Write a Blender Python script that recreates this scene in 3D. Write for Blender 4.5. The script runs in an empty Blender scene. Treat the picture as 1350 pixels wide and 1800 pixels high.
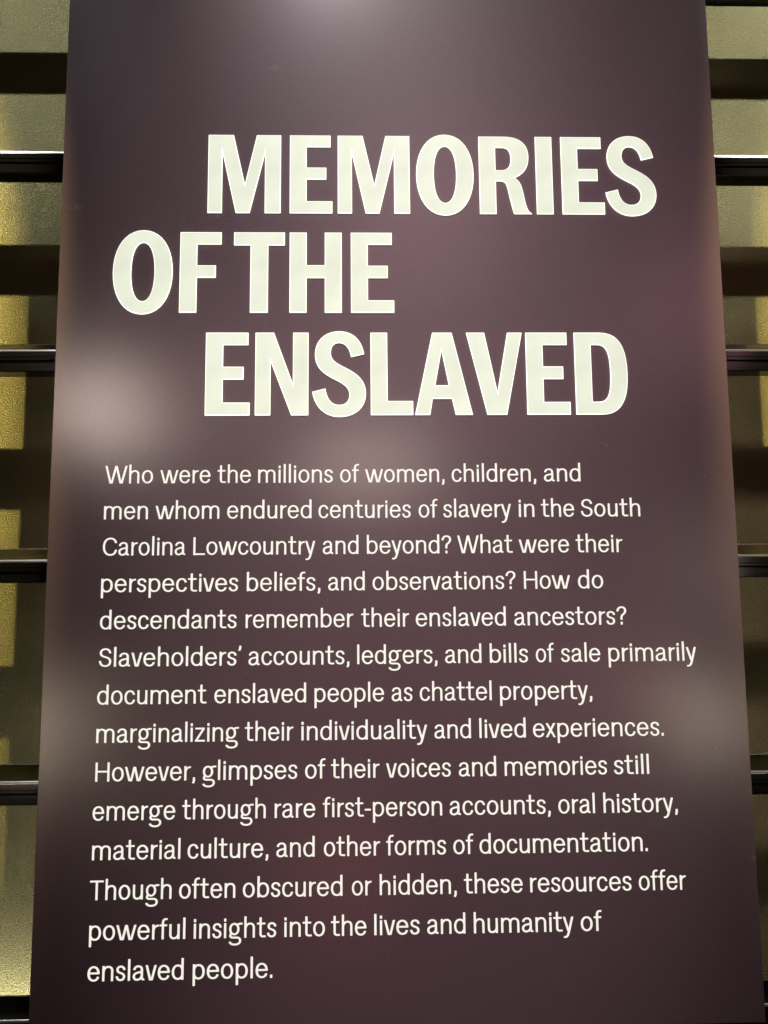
import bpy, bmesh, json, math, random
from mathutils import Vector, Matrix

sc = bpy.context.scene
col = sc.collection

# ------------------------------------------------------------------ camera
cam_d = bpy.data.cameras.new("camera")
cam = bpy.data.objects.new("camera", cam_d)
col.objects.link(cam)
right = Vector((0.999699, -0.023096, -0.00822))
up = Vector((0.005707, -0.106862, 0.994257))
fwd = Vector((0.023842, 0.994006, 0.106698))
m = Matrix((right, up, -fwd)).transposed().to_4x4()
m.translation = Vector((-0.038859, -0.962566, 0.0))
cam.matrix_world = m
cam_d.sensor_fit = 'VERTICAL'
cam_d.sensor_height = 36
cam_d.lens = 26.0
cam_d.clip_start = 0.02
cam_d.clip_end = 100
sc.camera = cam

# ------------------------------------------------------------------ world, exposure
w = bpy.data.worlds.new("World")
sc.world = w
w.use_nodes = True
bg = w.node_tree.nodes["Background"]
bg.inputs[0].default_value = (1.0, 0.86, 0.72, 1)
bg.inputs[1].default_value = 0.018
sc.view_settings.view_transform = 'Standard'
sc.view_settings.look = 'None'
sc.view_settings.exposure = 0.0
sc.view_settings.gamma = 1.0
sc.cycles.use_denoising = True
sc.cycles.max_bounces = 6
sc.cycles.sample_clamp_indirect = 4.0

# ------------------------------------------------------------------ gallery lamps
def aim(o, at):
    d = Vector(at) - o.location
    o.rotation_euler = d.to_track_quat('-Z', 'Y').to_euler()

def spot(name, loc, at, power, colour, cone, blend, radius=0.012, narrow=1.0):
    d = bpy.data.lights.new(name, 'SPOT')
    d.energy = power; d.color = colour
    d.spot_size = math.radians(cone); d.spot_blend = blend
    d.shadow_soft_size = radius
    o = bpy.data.objects.new(name, d); col.objects.link(o)
    o.location = loc; aim(o, at)
    o.scale = (narrow, 1, 1)                   # a framed beam, tall and narrow
    return o

def glow(name, loc, at, sx, sy, colour, radiance, spread):
    """an elliptical gallery glow that the satin panel mirrors softly"""
    d = bpy.data.lights.new(name, 'AREA')
    d.shape = 'ELLIPSE'; d.size = sx; d.size_y = sy
    d.energy = radiance * math.pi * (math.pi * sx * sy / 4)
    d.color = colour; d.spread = math.radians(spread)
    d.energy *= math.sin(math.radians(spread / 2)) ** 2      # a narrow beam of the same brightness
    o = bpy.data.objects.new(name, d); col.objects.link(o)
    o.location = loc; aim(o, at)
    return o

# ceiling track just in front of the sign: the beams rake down the wall beside it
spot("track_spot", (0.05, -0.70, 1.42), (-0.755, 0.15, 0.22), 270, (1.0, 0.87, 0.38), 52, 0.7, 0.012, 0.23)
spot("track_spot", (-0.141, -0.70, 1.42), (0.79, 0.15, 0.22), 320, (1.0, 0.87, 0.38), 52, 0.7, 0.012, 0.23)
spot("track_spot", (-0.98, -0.70, 1.42), (-0.60, 0.15, 0.90), 42, (0.84, 0.92, 1.0), 38, 0.7, 0.012, 0.6)
spot("track_spot", (0.98, -0.70, 1.42), (0.60, 0.15, 0.88), 66, (0.87, 0.93, 1.0), 38, 0.7, 0.012, 0.6)
# steep downlights that only catch the upper edges of the rails
spot("ceiling_downlight", (-0.86, -0.045, 2.60), (-0.62, 0.03, 0.0), 270, (0.95, 0.97, 1.0), 24, 0.6, 0.03)
spot("ceiling_downlight", (0.90, -0.045, 2.60), (0.62, 0.03, 0.0), 150, (1.0, 0.95, 0.88), 24, 0.6, 0.03)
# two softer beams added to brighten the face of the sign
spot("sign_fill_spot", (-0.20, -1.95, 3.15), (0.08, 0.0, 0.42), 270, (1.0, 0.86, 0.90), 25, 1.0, 0.20, 0.85)
spot("sign_fill_spot", (0.30, -2.10, 2.95), (0.03, 0.0, -0.22), 385, (1.0, 0.85, 0.87), 20, 1.0, 0.20, 0.66)

GLOWS = [                                                                             # ..., radiance, spread
    ((-1.154, -2.2, 0.792), (-0.270, 0, 0.241), 0.38, 0.34, (1.0, 0.79, 0.70), 22.0, 12),
    ((-0.035, -2.2, 0.550), (-0.038, 0, 0.168), 0.62, 0.30, (1.0, 0.80, 0.70), 5.6, 18),
    ((-1.368, -2.2, -0.562), (-0.290, 0, -0.171), 0.50, 0.34, (1.0, 0.82, 0.62), 10.0, 12),
    ((1.374, -2.2, -0.542), (0.270, 0, -0.165), 0.32, 0.34, (1.0, 0.86, 0.66), 8.5, 12),
    ((1.202, -2.2, 1.254), (0.150, 0, 0.382), 1.00, 1.00, (1.0, 0.46, 0.53), 2.0, 14),  # unseen pink lamp standing in for coloured exhibits mirrored in the panel
    ((0.214, -2.2, 1.678), (0.038, 0, 0.511), 1.10, 0.80, (1.0, 0.46, 0.50), 1.8, 16),
    ((1.371, -2.2, 0.085), (0.220, 0, 0.026), 0.40, 1.20, (1.0, 0.74, 0.64), 2.8, 12),
    ((-0.149, -2.2, -1.132), (-0.073, 0, -0.344), 0.45, 0.45, (1.0, 0.22, 0.14), 0.9, 16),  # red lamp added in place of a coloured exhibit's reflection
    ((1.030, -2.2, -0.392), (0.200, 0, -0.119), 0.45, 0.35, (1.0, 0.22, 0.30), 1.2, 12),  # another added red lamp, for an exhibit mirrored at the right
]
for loc, at, sx, sy, c, L, sp in GLOWS:
    glow("gallery_glow", loc, at, sx, sy, c, L, sp)

# strip light tucked behind the lowest rail, washing up the foot of the wall
d = bpy.data.lights.new("strip_light", 'AREA')
d.shape = 'RECTANGLE'; d.size = 1.10; d.size_y = 0.02
d.energy = 1.25; d.color = (0.95, 0.97, 0.90)
o = bpy.data.objects.new("strip_light", d); col.objects.link(o)
o.location = (-0.32, 0.100, -0.578)
o.rotation_euler = (math.radians(100), 0, 0)

# ------------------------------------------------------------------ materials
def mat(name):
    m = bpy.data.materials.new(name); m.use_nodes = True
    nt = m.node_tree
    return m, nt, nt.nodes["Principled BSDF"]

def node(nt, kind, **kw):
    n = nt.nodes.new(kind)
    for k, v in kw.items():
        if k.startswith('i_'):
            key = k[2:]
            n.inputs[int(key) if key.isdigit() else key.replace('_', ' ')].default_value = v
        else:
            setattr(n, k, v)
    return n

def ramp(nt, stops):
    r = nt.nodes.new('ShaderNodeValToRGB')
    e = r.color_ramp.elements
    while len(e) < len(stops): e.new(0.5)
    for el, (p, c) in zip(e, stops):
        el.position = p; el.color = c if len(c) == 4 else (*c, 1)
    return r

def math_node(nt, op, a, b=None, c=None, clamp=False):
    n = nt.nodes.new('ShaderNodeMath'); n.operation = op; n.use_clamp = clamp
    for i, v in enumerate((a, b, c)):
        if v is None: continue
        if isinstance(v, (int, float)): n.inputs[i].default_value = v
        else: nt.links.new(v, n.inputs[i])
    return n.outputs[0]

# gold hammered wall
M_WALL, nt, b = mat("hammered_gold_paint")
tc = node(nt, 'ShaderNodeTexCoord')
n1 = node(nt, 'ShaderNodeTexNoise', i_Scale=480.0, i_Detail=2.0, i_Roughness=0.55)
n2 = node(nt, 'ShaderNodeTexNoise', i_Scale=5.0, i_Detail=3.0)
nt.links.new(tc.outputs['Object'], n1.inputs['Vector'])
nt.links.new(tc.outputs['Object'], n2.inputs['Vector'])
cr = ramp(nt, [(0.30, (0.33, 0.285, 0.118)), (0.70, (0.42, 0.36, 0.160))])
nt.links.new(n2.outputs['Fac'], cr.inputs['Fac'])
n5 = node(nt, 'ShaderNodeTexNoise', i_Scale=420.0, i_Detail=1.0); nt.links.new(tc.outputs['Object'], n5.inputs['Vector'])
grain = math_node(nt, 'MULTIPLY_ADD', n5.outputs['Fac'], 0.9, 0.55)
gm = node(nt, 'ShaderNodeMix', data_type='RGBA', blend_type='MULTIPLY'); gm.inputs[0].default_value = 1
nt.links.new(cr.outputs[0], gm.inputs[6]); nt.links.new(grain, gm.inputs[7])
nt.links.new(gm.outputs[2], b.inputs['Base Color'])
b.inputs['Metallic'].default_value = 0.45
rr = ramp(nt, [(0.3, (0.26,)*3), (0.7, (0.44,)*3)])
nt.links.new(n1.outputs['Fac'], rr.inputs['Fac'])
nt.links.new(rr.outputs[0], b.inputs['Roughness'])
bp = node(nt, 'ShaderNodeBump', i_Strength=1.0, i_Distance=0.0034)
nt.links.new(n1.outputs['Fac'], bp.inputs['Height'])
nt.links.new(bp.outputs[0], b.inputs['Normal'])

# polished black rail
M_RAIL, nt, b = mat("polished_black_metal")
tc = node(nt, 'ShaderNodeTexCoord')
mp = node(nt, 'ShaderNodeMapping'); mp.inputs['Scale'].default_value = (3, 300, 300)
n1 = node(nt, 'ShaderNodeTexNoise', i_Scale=2.0, i_Detail=3.0)
nt.links.new(tc.outputs['Object'], mp.inputs[0]); nt.links.new(mp.outputs[0], n1.inputs['Vector'])
cr = ramp(nt, [(0.3, (0.07,)*3), (0.8, (0.16,)*3)])
nt.links.new(n1.outputs['Fac'], cr.inputs['Fac']); nt.links.new(cr.outputs[0], b.inputs['Roughness'])
b.inputs['Base Color'].default_value = (0.004, 0.004, 0.004, 1)
b.inputs['Specular IOR Level'].default_value = 0.3

# highlights put in as bright metal along the black rails' rounded edges
M_EDGE_LINE, nt, b = mat("edge_highlight_metal")
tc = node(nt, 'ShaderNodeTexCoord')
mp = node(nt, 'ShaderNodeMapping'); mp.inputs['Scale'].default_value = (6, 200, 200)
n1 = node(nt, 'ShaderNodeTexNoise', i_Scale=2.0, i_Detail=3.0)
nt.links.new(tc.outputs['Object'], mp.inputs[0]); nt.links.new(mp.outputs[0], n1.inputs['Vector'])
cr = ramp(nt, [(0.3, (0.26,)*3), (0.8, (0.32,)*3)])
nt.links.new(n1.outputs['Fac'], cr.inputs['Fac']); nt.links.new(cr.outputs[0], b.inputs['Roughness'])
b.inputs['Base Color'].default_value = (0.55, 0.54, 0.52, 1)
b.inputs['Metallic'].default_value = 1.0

# purple brown satin print with a faint woven tooth and a few scuffs
M_PANEL, nt, b = mat("satin_plum_print")
tc = node(nt, 'ShaderNodeTexCoord')
n1 = node(nt, 'ShaderNodeTexNoise', i_Scale=2.2, i_Detail=2.0)
n2 = node(nt, 'ShaderNodeTexNoise', i_Scale=900.0, i_Detail=1.0)
mpx = node(nt, 'ShaderNodeMapping'); mpx.inputs['Scale'].default_value = (60, 1, 1400)
mpz = node(nt, 'ShaderNodeMapping'); mpz.inputs['Scale'].default_value = (1400, 1, 60)
nx = node(nt, 'ShaderNodeTexNoise', i_Scale=1.0, i_Detail=1.0)
nz = node(nt, 'ShaderNodeTexNoise', i_Scale=1.0, i_Detail=1.0)
for t, q in ((mpx, nx), (mpz, nz)):
    nt.links.new(tc.outputs['Object'], t.inputs[0]); nt.links.new(t.outputs[0], q.inputs['Vector'])
for q in (n1, n2): nt.links.new(tc.outputs['Object'], q.inputs['Vector'])
cr = ramp(nt, [(0.30, (0.102, 0.066, 0.076)), (0.70, (0.122, 0.074, 0.088))])
nt.links.new(n1.outputs['Fac'], cr.inputs['Fac'])
weave = math_node(nt, 'ADD', nx.outputs['Fac'], nz.outputs['Fac'])
weave = math_node(nt, 'ADD', weave, n2.outputs['Fac'])            # about 1.5 on average
gain = math_node(nt, 'MULTIPLY_ADD', weave, 0.34, 0.49)
mul = node(nt, 'ShaderNodeMix', data_type='RGBA', blend_type='MULTIPLY'); mul.inputs[0].default_value = 1
nt.links.new(cr.outputs[0], mul.inputs[6]); nt.links.new(gain, mul.inputs[7])
# scuffs: (x, z, length, height, angle)
sep = node(nt, 'ShaderNodeSeparateXYZ'); nt.links.new(tc.outputs['Object'], sep.inputs[0])
n3 = node(nt, 'ShaderNodeTexNoise', i_Scale=160.0, i_Detail=3.0); nt.links.new(tc.outputs['Object'], n3.inputs['Vector'])
scuff = None
for (x, z, a, h) in ((-0.162, 0.727, 0.010, 0.006), (-0.431, 0.521, 0.013, 0.005), (0.082, 0.772, 0.004, 0.003), (0.447, -0.338, 0.006, 0.003), (0.281, 0.191, 0.002, 0.002)):
    dx = math_node(nt, 'MULTIPLY', math_node(nt, 'SUBTRACT', sep.outputs[0], x), 1 / a)
    dz = math_node(nt, 'MULTIPLY', math_node(nt, 'SUBTRACT', sep.outputs[2], z), 1 / h)
    r2 = math_node(nt, 'ADD', math_node(nt, 'MULTIPLY', dx, dx), math_node(nt, 'MULTIPLY', dz, dz))
    f = math_node(nt, 'SUBTRACT', 1.0, r2, clamp=True)
    scuff = f if scuff is None else math_node(nt, 'MAXIMUM', scuff, f)
scuff = math_node(nt, 'MULTIPLY', scuff, math_node(nt, 'MULTIPLY_ADD', n3.outputs['Fac'], 3.0, -1.0, clamp=True))
scuff = math_node(nt, 'MULTIPLY', scuff, 0.35)
n4 = node(nt, 'ShaderNodeTexNoise', i_Scale=230.0, i_Detail=0.0); nt.links.new(tc.outputs['Object'], n4.inputs['Vector'])
dust = math_node(nt, 'MULTIPLY', math_node(nt, 'SUBTRACT', n4.outputs['Fac'], 0.80, clamp=True), 1.6, clamp=True)
scuff = math_node(nt, 'MAXIMUM', scuff, dust)
mx = node(nt, 'ShaderNodeMix', data_type='RGBA')
nt.links.new(scuff, mx.inputs[0]); nt.links.new(mul.outputs[2], mx.inputs[6]); mx.inputs[7].default_value = (0.42, 0.36, 0.34, 1)
nt.links.new(mx.outputs[2], b.inputs['Base Color'])
b.inputs['Roughness'].default_value = 0.55
b.inputs['Specular IOR Level'].default_value = 0.5
b.inputs['Coat Weight'].default_value = 0.7
b.inputs['Coat Roughness'].default_value = 0.215
bp = node(nt, 'ShaderNodeBump', i_Strength=0.10, i_Distance=0.0004)
nt.links.new(weave, bp.inputs['Height']); nt.links.new(bp.outputs[0], b.inputs['Normal'])

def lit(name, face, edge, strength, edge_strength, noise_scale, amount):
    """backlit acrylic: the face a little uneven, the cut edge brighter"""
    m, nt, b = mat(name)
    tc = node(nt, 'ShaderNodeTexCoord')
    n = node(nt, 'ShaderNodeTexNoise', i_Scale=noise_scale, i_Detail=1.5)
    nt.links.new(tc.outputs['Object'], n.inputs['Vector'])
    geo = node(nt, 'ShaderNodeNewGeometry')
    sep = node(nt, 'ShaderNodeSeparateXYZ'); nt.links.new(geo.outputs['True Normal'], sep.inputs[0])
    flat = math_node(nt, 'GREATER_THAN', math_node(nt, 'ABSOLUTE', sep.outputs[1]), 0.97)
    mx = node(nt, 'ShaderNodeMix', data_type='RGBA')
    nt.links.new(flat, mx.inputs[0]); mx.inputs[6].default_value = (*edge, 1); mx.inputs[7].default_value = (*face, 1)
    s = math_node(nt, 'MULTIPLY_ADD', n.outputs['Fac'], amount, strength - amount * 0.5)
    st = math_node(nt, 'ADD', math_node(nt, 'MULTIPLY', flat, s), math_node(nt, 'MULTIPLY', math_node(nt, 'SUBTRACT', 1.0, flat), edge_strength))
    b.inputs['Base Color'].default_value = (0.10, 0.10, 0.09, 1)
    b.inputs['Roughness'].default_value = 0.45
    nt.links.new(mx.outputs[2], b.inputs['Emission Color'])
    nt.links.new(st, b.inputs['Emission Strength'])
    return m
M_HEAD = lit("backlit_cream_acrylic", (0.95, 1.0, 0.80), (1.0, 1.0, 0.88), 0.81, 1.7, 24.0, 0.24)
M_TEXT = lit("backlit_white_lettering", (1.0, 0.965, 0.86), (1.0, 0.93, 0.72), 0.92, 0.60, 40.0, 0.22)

M_EDGE, nt, b = mat("dark_panel_edge")
n = node(nt, 'ShaderNodeTexNoise', i_Scale=40.0)
cr = ramp(nt, [(0.3, (0.020, 0.013, 0.013)), (0.7, (0.030, 0.020, 0.020))])
nt.links.new(n.outputs['Fac'], cr.inputs['Fac']); nt.links.new(cr.outputs[0], b.inputs['Base Color'])
b.inputs['Roughness'].default_value = 0.5

# ------------------------------------------------------------------ helpers
def link_mesh(name, verts, faces, material, parent=None, smooth=False):
    me = bpy.data.meshes.new(name)
    me.from_pydata(verts, [], faces)
    me.materials.append(material)
    if smooth:
        for p in me.polygons: p.use_smooth = True
    me.update()
    o = bpy.data.objects.new(name, me); col.objects.link(o)
    if parent: o.parent = parent
    return o

def bevelled_box(name, x0, x1, y0, y1, z0, z1, bev, material, parent=None):
    bm = bmesh.new()
    bmesh.ops.create_cube(bm, size=1)
    for v in bm.verts:
        v.co = ((x0 + x1) / 2 + v.co.x * (x1 - x0), (y0 + y1) / 2 + v.co.y * (y1 - y0), (z0 + z1) / 2 + v.co.z * (z1 - z0))
    if bev: bmesh.ops.bevel(bm, geom=list(bm.edges), offset=bev, segments=2, affect='EDGES', profile=0.5)
    me = bpy.data.meshes.new(name); bm.to_mesh(me); bm.free()
    me.materials.append(material)
    o = bpy.data.objects.new(name, me); col.objects.link(o)
    if parent: o.parent = parent
    return o

# ------------------------------------------------------------------ the wall behind
wall = link_mesh("wall", [(-2.2, 0.15, -1.6), (2.2, 0.15, -1.6), (2.2, 0.15, 1.8), (-2.2, 0.15, 1.8),
                          (-2.2, 0.25, -1.6), (2.2, 0.25, -1.6), (2.2, 0.25, 1.8), (-2.2, 0.25, 1.8)],
                 [(0, 1, 2, 3), (7, 6, 5, 4), (0, 3, 7, 4), (1, 5, 6, 2), (3, 2, 6, 7), (0, 4, 5, 1)], M_WALL)
wall["kind"] = "structure"
wall["label"] = "olive gold hammered metallic wall behind the sign"
wall["category"] = "wall"

# unseen baffle added above the frame to keep the downlights off the wall
baffle = bevelled_box("added_light_baffle", -2.2, 2.2, 0.0625, 0.1490, 1.02, 1.08, 0, M_WALL)
baffle["kind"] = "structure"

# ------------------------------------------------------------------ the black rails
def arc(cy, cz, r, a0, a1, n=5):
    return [(cy + r * math.cos(math.radians(a0 + (a1 - a0) * i / n)), cz + r * math.sin(math.radians(a0 + (a1 - a0) * i / n))) for i in range(n + 1)]
# section (depth y, height z) from the back bottom round the front
Y0 = 0.0305
prof = ([(0.058, 0.0)] + arc(Y0 + 0.0035, 0.0012, 0.0012, 270, 180, 3)
        + [(Y0 + 0.0023, 0.0135)] + arc(Y0 + 0.0012, 0.0157, 0.0012, 270, 180, 3)
        + [(Y0, 0.0187), (Y0 + 0.0009, 0.0192), (Y0 + 0.0009, 0.0199), (Y0, 0.0204)]
        + arc(Y0 + 0.0036, 0.0275, 0.0036, 180, 118, 6)
        + [(0.0562, 0.0459)] + arc(0.0570, 0.0460, 0.0010, 130, 0, 4))
RAIL_X0, RAIL_X1 = -1.35, 1.35
RAILS = [
    (0.8775, "black rail highest of the six, crossing behind the blank top of the sign"),
    (0.5900, "black rail crossing behind the sign at the height of the word MEMORIES"),
    (0.3025, "black rail crossing behind the sign just below the top of the word ENSLAVED"),
    (0.0150, "black rail behind the sign level with the line beginning perspectives"),
    (-0.2700, "black rail behind the sign level with the line beginning However"),
    (-0.5580, "lowest black rail, at the bottom of the sign above the lit foot of the wall"),
]
n = len(prof)
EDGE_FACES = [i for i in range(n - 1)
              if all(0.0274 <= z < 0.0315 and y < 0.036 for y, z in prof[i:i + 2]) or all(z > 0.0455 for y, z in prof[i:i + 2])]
verts = [(RAIL_X0, y, z) for y, z in prof] + [(RAIL_X1, y, z) for y, z in prof]
faces = [(i, n + i, n + (i + 1) % n, (i + 1) % n) for i in range(n)] + [tuple(range(n))[::-1], tuple(range(n, 2 * n))]
rail0 = None
for z, label in RAILS:
    if rail0 is None:
        o = rail0 = link_mesh("metal_rail", verts, faces, M_RAIL)
        bm = bmesh.new(); bm.from_mesh(o.data); bmesh.ops.recalc_face_normals(bm, faces=bm.faces); bm.to_mesh(o.data); bm.free()
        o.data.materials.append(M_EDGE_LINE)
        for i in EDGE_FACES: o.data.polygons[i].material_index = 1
    else:
        o = rail0.copy(); col.objects.link(o)
    o.location = (0, 0, z)
    o["label"] = label; o["category"] = "rail"; o["group"] = "black rails across the wall"

# ------------------------------------------------------------------ the sign
sign = bpy.data.objects.new("sign_panel", None); col.objects.link(sign)
sign.empty_display_size = 0.1
sign.location = (0, 0, 0)
sign["label"] = "tall plum brown museum sign with glowing cream heading and white paragraph"
sign["category"] = "sign"
PZ0, PZ1 = -0.5325, 0.856
board = bevelled_box("board", -0.45, 0.45, 0.0, 0.004, PZ0, PZ1, 0.0007, M_PANEL, sign)
back = bevelled_box("back_tray", -0.446, 0.446, 0.0042, 0.030, PZ0 + 0.004, PZ1 - 0.004, 0, M_EDGE, sign)

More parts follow.
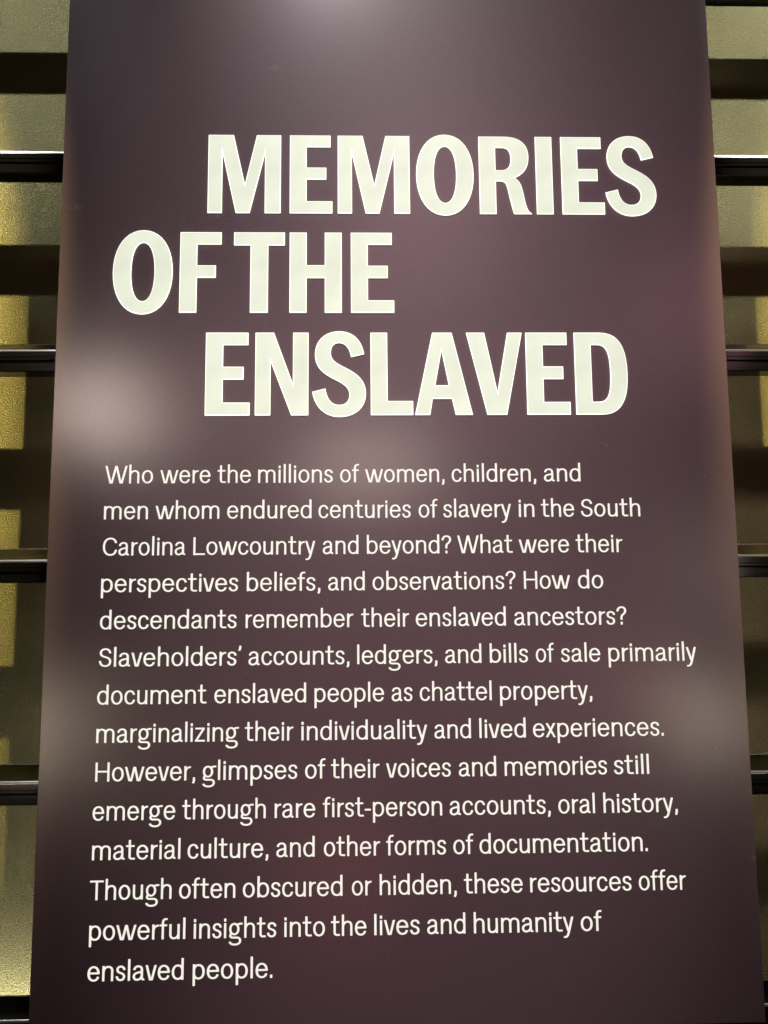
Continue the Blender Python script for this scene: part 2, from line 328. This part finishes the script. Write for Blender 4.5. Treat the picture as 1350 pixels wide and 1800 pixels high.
DATA = json.loads(r'''{"F":{",":{"l":[[-34,-124,-29,-132,63,-170,73,-164,95,-132,108,-108,121,-76,133,-20,135,20,135,148,127,155,20,155,12,148,14,-4,11,-28,5,-52,-4,-76]],"b":[6,6],"x":[-3.4,13.5]},"-":{"l":[[0,396,0,324,4,316,340,316,340,404,9,405,4,404]],"b":[3,3],"x":[0.0,34.0]},".":{"l":[[12,148,13,4,20,0,127,0,132,4,132,148,127,155,116,155,20,155]],"b":[7,7],"x":[1.2,13.2]},"?":{"l":[[225,148,226,4,233,0,340,0,345,4,345,148,340,154,329,155,233,155],[6,740,9,736,20,734,116,726,125,732,137,788,149,820,161,844,179,868,201,890,223,904,244,913,265,919,297,922,319,922,351,916,372,909,393,897,410,884,423,868,440,836,449,796,449,764,447,740,434,700,421,676,395,644,369,620,297,560,265,525,242,484,229,436,225,396,225,276,233,270,340,271,345,276,346,412,352,444,362,468,372,484,387,500,468,568,504,604,521,625,539,652,559,700,569,756,568,812,556,860,546,884,531,908,504,940,474,964,429,988,393,1000,340,1010,297,1012,255,1009,233,1006,201,998,169,986,137,968,116,954,95,935,70,908,40,860,26,828,16,796]],"b":[4,4],"x":[0.6,56.9]},"C":{"l":[[20,500,23,436,28,388,40,332,57,276,78,228,106,180,129,148,159,116,201,79,244,52,297,27,351,11,415,0,468,-2,511,-1,553,4,585,11,639,30,669,44,695,60,726,84,751,108,777,141,797,172,813,204,829,244,841,284,848,316,841,324,735,336,730,332,710,260,685,204,669,180,649,156,621,132,596,116,553,99,500,89,468,88,436,89,393,96,351,108,319,123,290,140,255,170,231,196,213,220,190,260,170,308,158,348,150,388,142,444,140,500,142,556,148,604,159,655,173,700,186,732,213,780,233,807,261,836,287,857,316,876,351,892,393,904,425,910,468,912,521,908,564,896,590,884,617,866,643,844,660,824,675,804,692,773,703,748,723,692,831,708,837,716,828,748,801,812,782,844,759,876,735,902,692,938,660,957,617,977,585,987,553,995,511,1001,479,1002,415,1000,351,989,297,973,244,948,206,924,166,892,129,852,100,812,74,764,54,716,40,668,30,620,22,556]],"b":[5.5,3],"x":[2.0,84.8]},"H":{"l":[[12,988,13,4,20,0,127,0,132,4,132,468,137,474,148,475,660,475,668,468,668,4,671,1,681,0,777,0,787,4,787,996,777,1000,681,1000,671,999,668,996,668,572,660,565,649,565,137,566,132,572,132,996,127,1000,20,1000,13,996]],"b":[9,9],"x":[1.2,78.7]},"L":{"l":[[12,988,13,4,20,0,127,0,137,7,681,7,689,12,690,20,690,92,681,98,137,98,133,100,132,996,127,1000,20,1000,13,996]],"b":[9,2],"x":[1.2,69.0]},"S":{"l":[[6,308,18,244,31,204,48,164,63,139,84,110,116,77,137,60,159,46,193,28,233,13,276,4,308,-1,351,-2,393,-1,425,3,468,13,500,24,528,36,564,57,596,84,611,100,630,124,648,156,660,188,672,244,675,284,673,316,665,356,657,380,645,404,628,430,607,454,582,476,553,496,500,524,436,549,297,592,265,604,233,621,203,644,189,660,176,684,167,716,165,748,170,788,185,828,202,852,218,868,233,880,265,896,308,908,340,912,383,911,415,905,447,892,479,869,500,844,520,812,534,780,551,724,553,722,660,737,667,740,661,772,640,828,624,860,608,884,589,908,553,941,521,963,489,978,457,989,425,997,393,1001,361,1002,329,1001,287,997,244,988,212,977,180,963,148,943,123,924,94,892,73,861,62,836,52,804,46,772,45,740,47,716,52,684,60,660,72,636,94,604,109,588,137,565,180,539,233,515,276,500,383,468,436,448,460,436,486,420,506,404,522,388,537,364,547,340,554,308,555,284,549,228,535,188,522,164,500,138,479,121,447,104,425,97,393,91,351,88,308,91,276,98,249,108,222,124,201,141,175,172,161,196,146,228,136,260,126,316,117,324,16,316,9,314]],"b":[5,5],"x":[0.6,67.5]},"T":{"l":[[0,980,0,908,9,902,308,902,313,900,315,892,315,4,319,1,329,0,425,0,434,4,435,12,435,900,447,902,745,903,750,908,750,988,745,992,735,992,9,992,1,988]],"b":[2,2],"x":[0.0,75.0]},"W":{"l":[[22,996,282,4,287,0,297,0,447,0,458,4,649,759,660,761,853,4,863,0,1023,0,1028,4,1031,12,1288,996,1279,1000,1172,1000,1167,996,948,163,937,151,722,996,713,1000,596,1000,588,996,372,148,361,166,143,996,137,1000,31,1000]],"b":[1,1],"x":[2.2,128.8]},"a":{"l":[[13,204,15,172,24,132,34,108,49,84,73,57,95,40,127,21,159,9,191,2,233,-2,276,-1,308,3,340,11,372,21,404,35,447,62,457,67,469,52,489,36,511,24,532,17,564,12,596,10,628,12,637,20,621,100,617,102,596,100,575,102,564,108,556,132,555,524,551,572,545,596,537,620,526,644,500,679,468,707,447,720,425,730,393,741,372,746,329,751,276,752,223,744,180,731,137,709,113,692,95,676,74,652,63,635,47,604,35,564,31,540,41,534,137,526,148,527,151,532,159,569,176,604,198,628,223,645,255,657,297,662,340,659,372,649,383,643,401,628,414,612,422,596,427,580,433,548,435,476,432,468,297,444,223,426,169,407,127,387,92,364,66,340,58,332,36,300,18,252],[133,204,136,236,149,268,160,284,177,300,201,316,233,331,297,351,425,374,433,372,435,260,424,212,409,180,393,156,369,132,340,112,319,102,297,95,265,89,223,89,191,98,173,108,164,116,147,140,136,172]],"b":[5,4],"x":[1.3,63.7]},"b":{"l":[[12,1060,13,4,20,0,127,0,132,4,133,44,137,48,159,35,191,20,223,9,255,2,276,-1,319,-2,351,0,393,7,436,20,468,36,511,64,534,84,561,116,583,148,599,180,612,212,624,252,631,292,637,372,636,420,631,460,623,500,611,540,598,572,582,604,560,636,539,660,500,694,468,714,436,730,393,743,351,750,308,752,276,751,244,746,212,738,180,726,137,702,132,708,132,1060,130,1068,127,1070,20,1070,15,1068],[132,260,132,492,146,540,166,580,180,600,201,622,223,638,255,653,276,659,308,662,340,660,373,652,393,643,419,628,437,612,457,589,474,564,486,540,505,484,516,412,517,372,513,308,506,268,496,236,483,204,470,180,454,156,436,137,404,112,383,101,361,94,329,89,308,88,276,91,244,101,223,112,201,128,182,148,165,172,148,204,137,236]],"b":[9,5.5],"x":[1.2,63.7]},"c":{"l":[[13,372,18,292,25,252,36,212,47,180,63,148,88,108,108,84,127,67,159,42,201,20,233,9,276,0,319,-2,372,2,415,11,447,24,483,44,511,66,528,84,547,108,562,132,586,188,598,236,596,241,590,244,489,256,480,252,467,204,450,164,433,140,410,116,383,100,351,90,319,88,297,89,276,93,244,107,219,124,191,155,175,180,154,228,143,268,134,332,133,380,137,444,144,484,161,540,176,572,201,608,221,628,244,643,276,657,297,661,319,662,351,659,374,652,401,636,425,612,441,588,461,548,474,508,479,501,585,519,592,524,576,572,553,620,532,652,500,688,468,712,436,729,404,741,383,746,351,751,319,752,287,751,244,743,201,730,159,708,127,684,103,660,84,636,68,612,48,572,34,532,20,468,14,420]],"b":[5.5,3.5],"x":[1.3,59.8]},"d":{"l":[[13,372,19,292,26,252,38,212,55,172,72,140,88,116,116,84,144,60,180,37,212,21,255,8,297,0,340,-3,393,2,436,11,468,23,511,47,515,44,518,36,518,4,521,1,628,0,637,4,638,1060,635,1068,628,1070,521,1070,518,1068,517,708,511,703,468,727,425,741,404,746,372,751,340,752,297,750,244,739,212,729,185,716,148,693,116,666,90,636,68,604,52,572,36,532,20,468,14,420],[133,372,134,412,138,452,154,516,168,548,181,572,213,612,233,629,265,648,287,655,319,661,340,662,372,660,404,650,431,636,459,612,484,580,504,540,518,492,517,252,505,212,489,179,468,148,447,126,421,108,393,96,372,90,340,88,308,90,276,98,254,108,229,124,211,140,196,156,180,179,167,204,154,236,138,300]],"b":[5.5,9],"x":[1.3,63.8]},"e":{"l":[[13,372,19,292,26,252,38,212,55,172,72,140,88,116,116,84,144,60,180,37,223,18,255,8,287,2,340,-3,393,1,436,10,457,17,489,31,532,57,570,92,594,124,616,164,633,212,628,216,521,234,514,228,500,188,481,156,460,132,440,116,415,102,383,92,340,88,308,90,276,98,244,114,212,139,196,156,180,180,163,212,147,260,138,300,134,348,137,354,596,355,607,360,639,361,649,362,652,364,651,412,647,452,640,492,629,532,614,572,593,612,577,636,553,663,522,692,485,716,457,729,425,740,383,749,340,752,297,750,255,743,212,730,169,710,143,692,116,668,87,636,66,604,50,572,35,532,20,468,14,420],[138,452,144,484,163,540,179,572,210,612,240,636,265,650,287,657,308,661,340,662,372,658,404,648,436,629,457,609,485,572,501,540,513,508,526,452,521,446,511,445,148,445]],"b":[5.5,5],"x":[1.3,65.2]},"f":{"l":[[0,732,0,660,9,653,105,652,110,652,115,644,115,4,127,0,223,0,233,2,235,4,235,644,241,652,244,652,393,653,400,660,400,732,398,740,393,742,244,742,235,748,235,820,239,868,247,900,258,924,270,940,290,956,308,964,329,967,404,966,415,967,417,972,421,1052,415,1055,340,1058,287,1053,255,1045,233,1036,212,1025,194,1012,169,989,156,972,142,948,126,908,116,852,115,748,105,742,9,742,2,740]],"b":[2,1],"x":[0.0,42.1]},"g":{"l":[[-10,-204,9,-244,26,-268,58,-300,84,-319,116,-336,159,-353,201,-364,255,-371,329,-375,372,-374,436,-366,479,-357,532,-339,575,-317,607,-294,640,-260,660,-228,672,-196,678,-164,679,-116,671,-76,653,-36,636,-12,607,14,584,28,553,42,521,52,489,58,425,63,223,63,180,68,159,76,150,84,141,100,140,124,148,156,159,172,201,153,223,147,255,141,297,138,329,140,372,148,404,159,436,175,467,196,502,228,526,260,540,284,555,316,571,372,576,412,576,476,571,516,563,548,553,577,527,628,533,636,553,648,575,656,596,661,649,666,735,665,738,668,742,748,735,755,639,756,596,753,564,748,532,741,500,730,457,706,447,709,404,731,361,744,329,750,297,752,255,749,223,743,201,737,159,718,130,700,110,684,80,652,52,610,35,572,19,516,14,476,14,412,25,348,39,308,50,284,69,252,71,244,44,204,32,180,22,148,19,124,21,92,28,68,41,44,63,20,95,-1,127,-14,169,-23,223,-27,447,-28,479,-33,500,-39,521,-50,532,-58,550,-84,559,-124,559,-156,554,-180,538,-212,524,-228,500,-247,474,-260,436,-273,393,-281,361,-284,308,-285,265,-282,223,-275,191,-265,164,-252,143,-236,122,-212,105,-179,95,-174,-3,-196],[133,444,137,500,145,532,154,556,176,596,196,620,212,634,233,647,255,656,276,661,297,662,319,660,340,654,361,645,375,636,382,628,379,620,399,612,408,604,425,579,436,556,447,526,453,500,457,444,452,388,439,340,428,316,415,294,400,276,383,260,361,245,341,236,319,230,297,228,276,229,249,236,231,244,212,256,198,268,177,292,162,316,151,340,138,388]],"b":[5,1],"x":[-1.0,74.2]},"h":{"l":[[12,1060,13,4,20,0,127,0,132,4,132,452,143,508,154,540,171,572,188,596,212,620,233,636,265,651,297,660,329,662,351,662,383,656,404,648,423,636,440,620,451,604,463,580,470,556,476,516,477,492,478,4,489,0,585,0,596,2,597,516,593,548,586,580,579,604,564,635,534,676,511,698,489,713,457,729,436,737,404,745,372,750,319,752,287,750,255,745,223,736,191,724,161,708,137,692,132,700,132,1060,130,1068,127,1070,20,1070,15,1068]],"b":[9,9],"x":[1.2,59.7]},"i":{"l":[[12,740,13,4,20,0,127,0,132,4,132,12,132,740,130,748,127,750,20,750,15,748],[12,836,20,830,31,830,127,831,132,836,132,972,127,980,20,980,12,972]],"b":[9,9],"x":[1.2,13.2]},"l":{"l":[[12,1060,13,4,20,0,127,0,132,4,132,12,132,1060,130,1068,127,1070,20,1070,15,1068]],"b":[9,9],"x":[1.2,13.2]},"m":{"l":[[12,740,13,4,20,0,127,0,132,4,133,468,142,516,153,548,168,580,184,604,201,623,223,640,244,652,265,659,297,662,319,662,351,656,372,649,394,636,412,620,430,596,444,564,450,540,455,484,455,4,457,2,468,0,564,0,575,4,575,468,584,516,594,548,609,580,624,604,647,628,671,645,692,655,724,662,745,662,777,659,799,654,820,646,841,633,862,612,873,596,887,564,893,540,898,484,898,4,905,0,1012,0,1017,4,1017,492,1013,548,1003,588,981,636,949,676,921,700,896,716,873,727,841,739,820,744,767,751,735,752,703,750,671,745,649,739,607,722,583,708,562,692,532,663,521,659,489,692,457,714,425,729,404,737,361,747,329,751,297,752,265,751,233,745,191,732,169,723,137,704,133,708,132,740,130,748,127,750,20,750,15,748]],"b":[9,9],"x":[1.2,101.7]},"n":{"l":[[12,740,13,4,20,0,127,0,132,4,132,452,143,508,154,540,171,572,188,596,212,620,233,636,265,651,297,660,329,662,351,662,383,656,404,648,423,636,440,620,451,604,463,580,470,556,476,516,477,492,478,4,489,0,585,0,596,2,596,524,592,556,579,604,564,635,548,660,517,692,483,716,457,729,436,737,393,747,361,751,329,752,297,751,255,745,223,736,191,724,161,708,137,692,132,700,132,740,130,748,127,750,20,750,15,748]],"b":[9,9],"x":[1.2,59.6]},"o":{"l":[[13,372,14,332,21,284,37,220,53,180,69,148,91,116,119,84,148,58,180,37,212,21,255,7,297,-1,329,-2,383,2,415,9,446,20,479,36,514,60,541,84,569,116,591,148,607,180,621,212,631,244,641,292,646,332,647,372,646,420,639,468,623,532,607,572,589,604,568,636,543,665,511,693,489,708,457,725,415,741,372,750,329,752,287,750,244,740,212,729,180,713,148,692,113,660,92,636,76,612,53,572,37,532,20,464,14,420],[133,372,134,412,139,452,156,516,166,540,183,572,215,612,233,628,255,642,287,656,308,661,329,662,351,661,372,656,404,643,427,628,447,611,466,588,490,548,504,516,514,484,526,412,526,340,521,300,515,268,505,236,491,204,467,164,447,139,425,121,404,107,372,93,351,89,319,88,287,94,255,108,233,122,212,141,182,180,155,236,139,300]],"b":[5.5,5.5],"x":[1.3,64.7]},"p":{"l":[[12,740,13,-316,20,-320,127,-320,132,-316,132,-308,133,44,137,48,180,24,223,9,244,4,276,-1,319,-2,351,0,393,7,435,20,469,36,506,60,534,84,561,116,578,140,595,172,612,212,624,252,631,292,637,372,636,420,630,468,614,532,598,572,582,604,560,636,532,667,503,692,468,714,436,730,393,743,351,750,308,752,255,748,212,738,180,726,137,702,132,708,132,740,130,748,127,750,20,750,15,748],[132,260,132,492,146,540,166,580,180,600,201,622,223,638,255,653,276,659,308,662,340,660,373,652,393,643,419,628,437,612,457,589,474,564,486,540,505,484,516,412,517,372,513,308,506,268,496,236,483,204,470,180,454,156,436,137,404,112,383,101,361,94,329,89,308,88,276,91,244,101,223,112,201,128,182,148,165,172,148,204,137,236]],"b":[9,5.5],"x":[1.2,63.7]},"r":{"l":[[12,740,13,4,20,0,127,0,132,4,132,12,133,420,137,454,151,508,164,540,177,564,201,593,224,612,255,628,287,639,329,646,361,648,372,651,367,732,361,737,329,737,287,732,244,723,198,708,169,695,137,675,132,684,132,740,130,748,127,750,20,750,15,748]],"b":[9,1],"x":[1.2,37.2]},"s":{"l":[[-9,220,1,172,12,140,23,116,45,84,67,60,95,39,127,22,159,10,201,1,255,-2,308,3,340,10,383,28,409,44,436,66,458,92,472,116,482,140,492,180,493,204,492,228,486,260,476,292,463,316,447,337,428,356,408,372,382,388,329,413,223,451,201,461,180,474,168,484,155,500,147,516,141,540,141,564,144,588,154,612,165,628,180,641,201,653,223,659,255,662,287,660,308,655,329,644,340,636,354,620,365,604,378,572,385,540,393,535,500,545,504,548,500,572,488,612,477,636,462,660,447,679,425,700,393,721,372,732,340,743,319,747,287,751,255,752,223,750,180,743,148,734,126,724,105,712,84,696,63,676,51,660,31,620,24,596,20,556,24,516,34,484,53,452,84,419,116,397,148,380,191,362,265,337,297,323,329,303,349,284,359,268,366,252,371,228,373,204,367,164,360,148,350,132,329,111,310,100,297,95,276,90,255,88,233,88,210,92,191,98,172,108,159,118,146,132,136,148,124,172,111,228,105,234,-1,226]],"b":[4,4],"x":[-0.9,50.4]},"t":{"l":[[0,732,0,660,9,653,138,652,140,644,141,172,148,124,166,84,185,60,212,38,244,22,276,13,308,9,340,7,479,9,489,10,491,12,489,92,479,99,340,97,319,98,297,103,287,109,274,124,265,148,261,172,260,644,265,652,457,654,460,660,460,740,457,742,447,742,265,743,260,748,260,1004,255,1009,244,1010,148,1010,140,1004,140,748,137,744,127,742,9,742,2,740]],"b":[2,2.5],"x":[0.0,49.1]},"u":{"l":[[12,740,14,220,17,188,29,140,43,108,59,84,88,52,116,32,137,21,159,12,201,2,255,-2,287,-1,329,5,361,13,393,25,447,53,448,4,457,0,564,1,568,4,567,748,564,750,457,750,449,748,448,740,447,292,438,236,420,188,393,148,377,132,351,112,329,102,308,95,276,89,255,88,233,89,212,93,191,103,174,116,160,132,152,148,143,172,137,196,132,252,132,740,130,748,127,750,20,750,15,748]],"b":[9,9],"x":[1.2,56.8]},"v":{"l":[[16,748,16,740,213,4,223,0,404,1,407,4,604,740,604,748,596,750,489,750,485,748,481,740,319,131,308,106,137,746,135,748,127,750,20,750]],"b":[1,1],"x":[1.6,60.4]},"w":{"l":[[16,748,17,740,227,4,233,0,415,0,420,4,543,505,553,521,680,4,681,2,692,0,863,0,873,3,1083,740,1083,748,1076,750,969,750,965,748,960,740,788,134,777,104,620,748,617,750,489,750,482,748,479,742,329,131,319,110,137,748,127,750,20,750]],"b":[1,1],"x":[1.6,108.3]},"x":{"l":[[9,4,20,0,127,0,137,2,276,247,287,260,431,4,436,0,447,0,553,0,560,4,350,380,552,740,556,748,553,750,436,750,425,746,287,498,276,512,148,740,141,748,137,750,20,750,15,748,18,740,220,380]],"b":[1,1],"x":[0.9,56.0]},"y":{"l":[[15,748,15,740,244,18,250,12,268,12,270,4,247,-68,226,-124,203,-172,179,-204,159,-221,137,-228,116,-230,52,-226,47,-228,44,-236,36,-308,41,-315,116,-320,148,-319,180,-313,212,-302,244,-284,265,-268,281,-252,300,-228,328,-180,342,-148,366,-84,390,-4,594,748,585,750,479,750,475,748,471,740,319,183,308,205,137,744,134,748,127,750,20,750]],"b":[1,1],"x":[1.5,59.4]},"z":{"l":[[15,12,20,8,31,7,564,7,570,12,570,92,564,97,180,98,175,100,536,644,550,660,552,668,550,676,550,732,548,740,543,742,41,742,30,740,30,660,31,656,41,652,405,652,402,644,41,103,31,98,20,97,15,92]],"b":[4,4],"x":[1.5,57.0]},"’":{"l":[[-39,820,-33,816,63,785,73,788,112,860,129,908,135,956,135,1060,132,1068,127,1070,20,1070,17,1068,15,956,11,924,-4,884]],"b":[4,4],"x":[-3.9,13.5]}},"LINES":[[0.14264,[["Who",-0.37924,-0.31719],["were",-0.30774,-0.2425],["the",-0.23339,-0.18984],["millions",-0.18033,-0.08261],["of",-0.07305,-0.04823],["women,",-0.04015,0.06426],["children,",0.07389,0.1857],["and",0.19614,0.24479]]],[0.09564,[["men",-0.3792,-0.32262],["whom",-0.31285,-0.23029],["endured",-0.22011,-0.11048],["centuries",-0.10136,0.01937],["of",0.02968,0.05449],["slavery",0.06182,0.15119],["in",0.16156,0.18201],["the",0.1909,0.23476],["South",0.24366,0.32246]]],[0.04863,[["Carolina",-0.37916,-0.27316],["Lowcountry",-0.26306,-0.10558],["and",-0.09576,-0.04941],["beyond?",-0.03845,0.0716],["What",0.07964,0.15217],["were",0.16025,0.22632],["their",0.23517,0.29697]]],[0.00163,[["perspectives",-0.37982,-0.20467],["beliefs,",-0.19356,-0.09889],["and",-0.08875,-0.04152],["observations?",-0.03135,0.15462],["How",0.16564,0.22615],["do",0.23646,0.26949]]],[-0.04538,[["descendants",-0.37974,-0.20596],["remember",-0.19447,-0.05642],["their",-0.04632,0.01546],["enslaved",0.02413,0.14076],["ancestors?",0.15171,0.29813]]],[-0.09239,[["Slaveholders’",-0.37965,-0.19956],["accounts,",-0.1903,-0.0617],["ledgers,",-0.05165,0.05111],["and",0.06122,0.10794],["bills",0.11881,0.16825],["of",0.17842,0.20187],["sale",0.21087,0.26201],["primarily",0.2726,0.3871]]],[-0.13939,[["document",-0.38025,-0.2428],["enslaved",-0.2329,-0.11682],["people",-0.10613,-0.01762],["as",-0.0079,0.0187],["chattel",0.02801,0.12004],["property,",0.13086,0.24947]]],[-0.1864,[["marginalizing",-0.37976,-0.20126],["their",-0.19382,-0.13276],["individuality",-0.12257,0.03672],["and",0.04599,0.09255],["lived",0.1033,0.16259],["experiences.",0.17192,0.33971]]],[-0.2334,[["However,",-0.37948,-0.25537],["glimpses",-0.24629,-0.12754],["of",-0.11775,-0.09223],["their",-0.08521,-0.02414],["voices",-0.01567,0.06616],["and",0.07619,0.12358],["memories",0.13444,0.265],["still",0.27374,0.31884]]],[-0.28041,[["emerge",-0.38121,-0.27916],["through",-0.27049,-0.16678],["rare",-0.15558,-0.10502],["first-person",-0.09542,0.0542],["accounts,",0.06374,0.19126],["oral",0.20122,0.24765],["history,",0.25859,0.35307]]],[-0.32741,[["material",-0.38033,-0.27183],["culture,",-0.26285,-0.1632],["and",-0.15311,-0.10565],["other",-0.09412,-0.02415],["forms",-0.01648,0.05841],["of",0.06754,0.09268],["documentation.",0.10039,0.31255]]],[-0.37442,[["Though",-0.38153,-0.28164],["often",-0.27237,-0.20343],["obscured",-0.19412,-0.07107],["or",-0.05944,-0.0351],["hidden,",-0.02493,0.07073],["these",0.07996,0.15331],["resources",0.16273,0.29024],["offer",0.29943,0.35899]]],[-0.42142,[["powerful",-0.38062,-0.26381],["insights",-0.25347,-0.1525],["into",-0.14265,-0.09288],["the",-0.08532,-0.04172],["lives",-0.03203,0.02408],["and",0.03338,0.08079],["humanity",0.09125,0.21546],["of",0.22457,0.25085]]],[-0.46843,[["enslaved",-0.38107,-0.26499],["people.",-0.25382,-0.15708]]]],"HEAD":[["M",0,-0.25255,-0.15337],["E",0,-0.14106,-0.08292],["M",0,-0.07547,0.02331],["O",0,0.0322,0.11164],["R",0,0.11924,0.19085],["I",0,0.19785,0.22099],["E",0,0.23333,0.29227],["S",0,0.29384,0.36478],["O",1,-0.37748,-0.29753],["F",1,-0.28813,-0.23273],["T",1,-0.21588,-0.14732],["H",1,-0.14069,-0.07041],["E",1,-0.05786,0.00027],["E",2,-0.2514,-0.19244],["N",2,-0.18555,-0.11498],["S",2,-0.10998,-0.03842],["L",2,-0.03208,0.02417],["A",2,0.02668,0.10376],["V",2,0.09634,0.17184],["E",2,0.17648,0.23491],["D",2,0.24218,0.31338]],"base":[0.51343,0.37297,0.23242],"cap":0.11294,"CAP":0.02323}''')

def flat_mesh(loops, extrude, bevel=0.0, res=2):
    """fill closed outlines (holes included) and give them thickness; returns verts, faces (x, height, out)"""
    cu = bpy.data.curves.new("outline", 'CURVE')
    cu.dimensions = '2D'; cu.fill_mode = 'BOTH'
    cu.extrude = extrude / 2 - bevel if bevel else extrude / 2
    cu.bevel_depth = bevel; cu.bevel_resolution = 0
    cu.offset = -bevel
    for l in loops:
        s = cu.splines.new('POLY'); s.points.add(len(l) - 1); s.use_cyclic_u = True
        for p, (x, y) in zip(s.points, l): p.co = (x, y, 0, 1)
    o = bpy.data.objects.new("outline", cu)
    col.objects.link(o)
    dg = bpy.context.evaluated_depsgraph_get()
    me = bpy.data.meshes.new_from_object(o.evaluated_get(dg))
    V = [tuple(v.co) for v in me.vertices]; Fc = [tuple(p.vertices) for p in me.polygons]
    bpy.data.objects.remove(o); bpy.data.curves.remove(cu); bpy.data.meshes.remove(me)
    return V, Fc

# --- heading letters: outlines in units of the cap height
def path(s):
    out = []; tok = s.replace(',', ' ').split(); i = 0; cmd = 'M'
    while i < len(tok):
        if tok[i] in 'MLC': cmd = tok[i]; i += 1
        if cmd in 'ML':
            out.append((float(tok[i]), float(tok[i + 1]))); i += 2
        else:
            p0 = out[-1]; q = [float(t) for t in tok[i:i + 6]]; i += 6
            for k in range(1, 11):
                t = k / 10; u = 1 - t
                out.append(tuple(u**3 * p0[j] + 3 * u * u * t * q[j] + 3 * u * t * t * q[2 + j] + t**3 * q[4 + j] for j in (0, 1)))
    if math.dist(out[0], out[-1]) < 1e-6: out.pop()
    return out
def ring(cx, cy, rx, ry, k=0.60):
    return (f"M {cx+rx} {cy} C {cx+rx} {cy+ry*k} {cx+rx*k} {cy+ry} {cx} {cy+ry} C {cx-rx*k} {cy+ry} {cx-rx} {cy+ry*k} {cx-rx} {cy} "
            f"C {cx-rx} {cy-ry*k} {cx-rx*k} {cy-ry} {cx} {cy-ry} C {cx+rx*k} {cy-ry} {cx+rx} {cy-ry*k} {cx+rx} {cy}")
BOLD = {
 'M': ["M 0 0 L 0 1 .325 1 .475 .367 .625 1 .938 1 .938 0 .733 0 .733 .76 .540 0 .362 0 .184 .765 .184 0"],
 'E': ["M 0 0 L 0 1 .525 1 .525 .848 .216 .848 .216 .585 .470 .585 .470 .431 .216 .431 .216 .154 .549 .154 .549 0"],
 'F': ["M 0 0 L 0 1 .522 1 .522 .847 .217 .847 .217 .585 .455 .585 .455 .431 .217 .431 .217 0"],
 'T': ["M 0 1 L .630 1 .630 .837 .425 .837 .425 0 .205 0 .205 .837 0 .837"],
 'H': ["M 0 0 L 0 1 .212 1 .212 .590 .440 .590 .440 1 .651 1 .651 0 .440 0 .440 .430 .212 .430 .212 0"],
 'I': ["M 0 0 L 0 1 .214 1 .214 0"],
 'L': ["M 0 0 L 0 1 .207 1 .207 .169 .520 .169 .520 0"],
 'N': ["M 0 0 L 0 1 .226 1 .461 .379 .461 1 .650 1 .650 0 .442 0 .188 .646 .188 0"],
 'A': ["M 0 0 L .222 1 .462 1 .707 0 .497 0 .453 .194 .217 .194 .184 0", "M .252 .358 L .333 .780 .417 .358"],
 'V': ["M 0 1 L .242 0 .480 0 .682 1 .503 1 .370 .277 .223 1"],
 'O': ["" + ring(.372, .5, .372, .522), ring(.373, .502, .144, .362, .62)],
 'D': ["M 0 0 L 0 1 .33 1 C .57 1 .667 .83 .667 .5 C .667 .17 .57 0 .33 0", "M .212 .155 L .212 .848 .29 .848 C .415 .848 .447 .74 .447 .5 C .447 .26 .415 .155 .29 .155"],
 'R': ["M 0 0 L 0 1 .33 1 C .53 1 .640 .91 .640 .74 C .640 .59 .565 .505 .455 .465 C .535 .43 .55 .33 .572 .22 C .595 .10 .615 .03 .664 .012 L .664 0 .437 0 C .405 .10 .388 .2 .368 .29 C .35 .38 .335 .42 .27 .42 L .213 .42 .213 0",
       "M .213 .853 L .30 .853 C .378 .853 .408 .80 .408 .712 C .408 .615 .37 .564 .295 .564 L .213 .564"],
 'S': ["M .632 .738 C .600 .92 .49 1.018 .33 1.018 C .15 1.018 .033 .90 .033 .735 C .033 .56 .15 .49 .29 .42 C .40 .365 .45 .32 .45 .245 C .45 .165 .40 .124 .33 .124 C .23 .124 .178 .20 .160 .322 L 0 .282 C .03 .09 .16 -.022 .33 -.022 C .52 -.022 .651 .09 .651 .262 C .651 .43 .53 .51 .39 .58 C .28 .635 .226 .67 .226 .755 C .226 .83 .265 .873 .325 .873 C .41 .873 .455 .80 .472 .70"],
}
CAPH = DATA['cap']
LETTER_T = 0.0019
cache = {}
for ch, row, xa, xb in DATA['HEAD']:
    loops = [path(s) for s in BOLD[ch]]
    wid = max(p[0] for l in loops for p in l) - min(p[0] for l in loops for p in l)
    sx = (xb - xa) / wid
    key = (ch, row, round(sx, 5))
    if key not in cache:
        cache[key] = flat_mesh([[(x * sx, y * CAPH) for x, y in l] for l in loops], LETTER_T, 0.0009)
    V, Fc = cache[key]
    # the outline lies in x / height; lift it 3 mm proud of the board
    o = link_mesh("heading_letter", [(x, -z, y) for x, y, z in V], Fc, M_HEAD, sign)
    o.location = (xa, -LETTER_T / 2 - 0.0002, DATA['base'][row])

# --- paragraph
GLY = DATA['F']
K = DATA['CAP'] / 100
for z, words in DATA['LINES']:
    V = []; Fc = []; flip = 0
    for word, xa, xb in words:
        pen = 0; place = []
        for k, ch in enumerate(word):
            g = GLY[ch]
            if k: pen += g['b'][0]
            place.append(pen - g['x'][0]); pen += g['x'][1] - g['x'][0]
            if k < len(word) - 1: pen += g['b'][1]
        sx = (xb - xa) / pen
        for ch, px in zip(word, place):
            g = GLY[ch]
            if ch not in cache:
                cache[ch] = flat_mesh([[(l[i] / 10, l[i + 1] / 10) for i in range(0, len(l), 2)] for l in g['l']], 2.0)
            gv, gf = cache[ch]
            flip = 1 - flip
            t = 0.00022 + 0.00006 * flip
            b0 = len(V)
            V += [(xa + (px + x) * sx, -0.0001 - t * (0.5 + q / 2.0), z + y * K) for x, y, q in gv]
            Fc += [tuple(b0 + i for i in f) for f in gf]
    link_mesh("text_line", V, Fc, M_TEXT, sign)
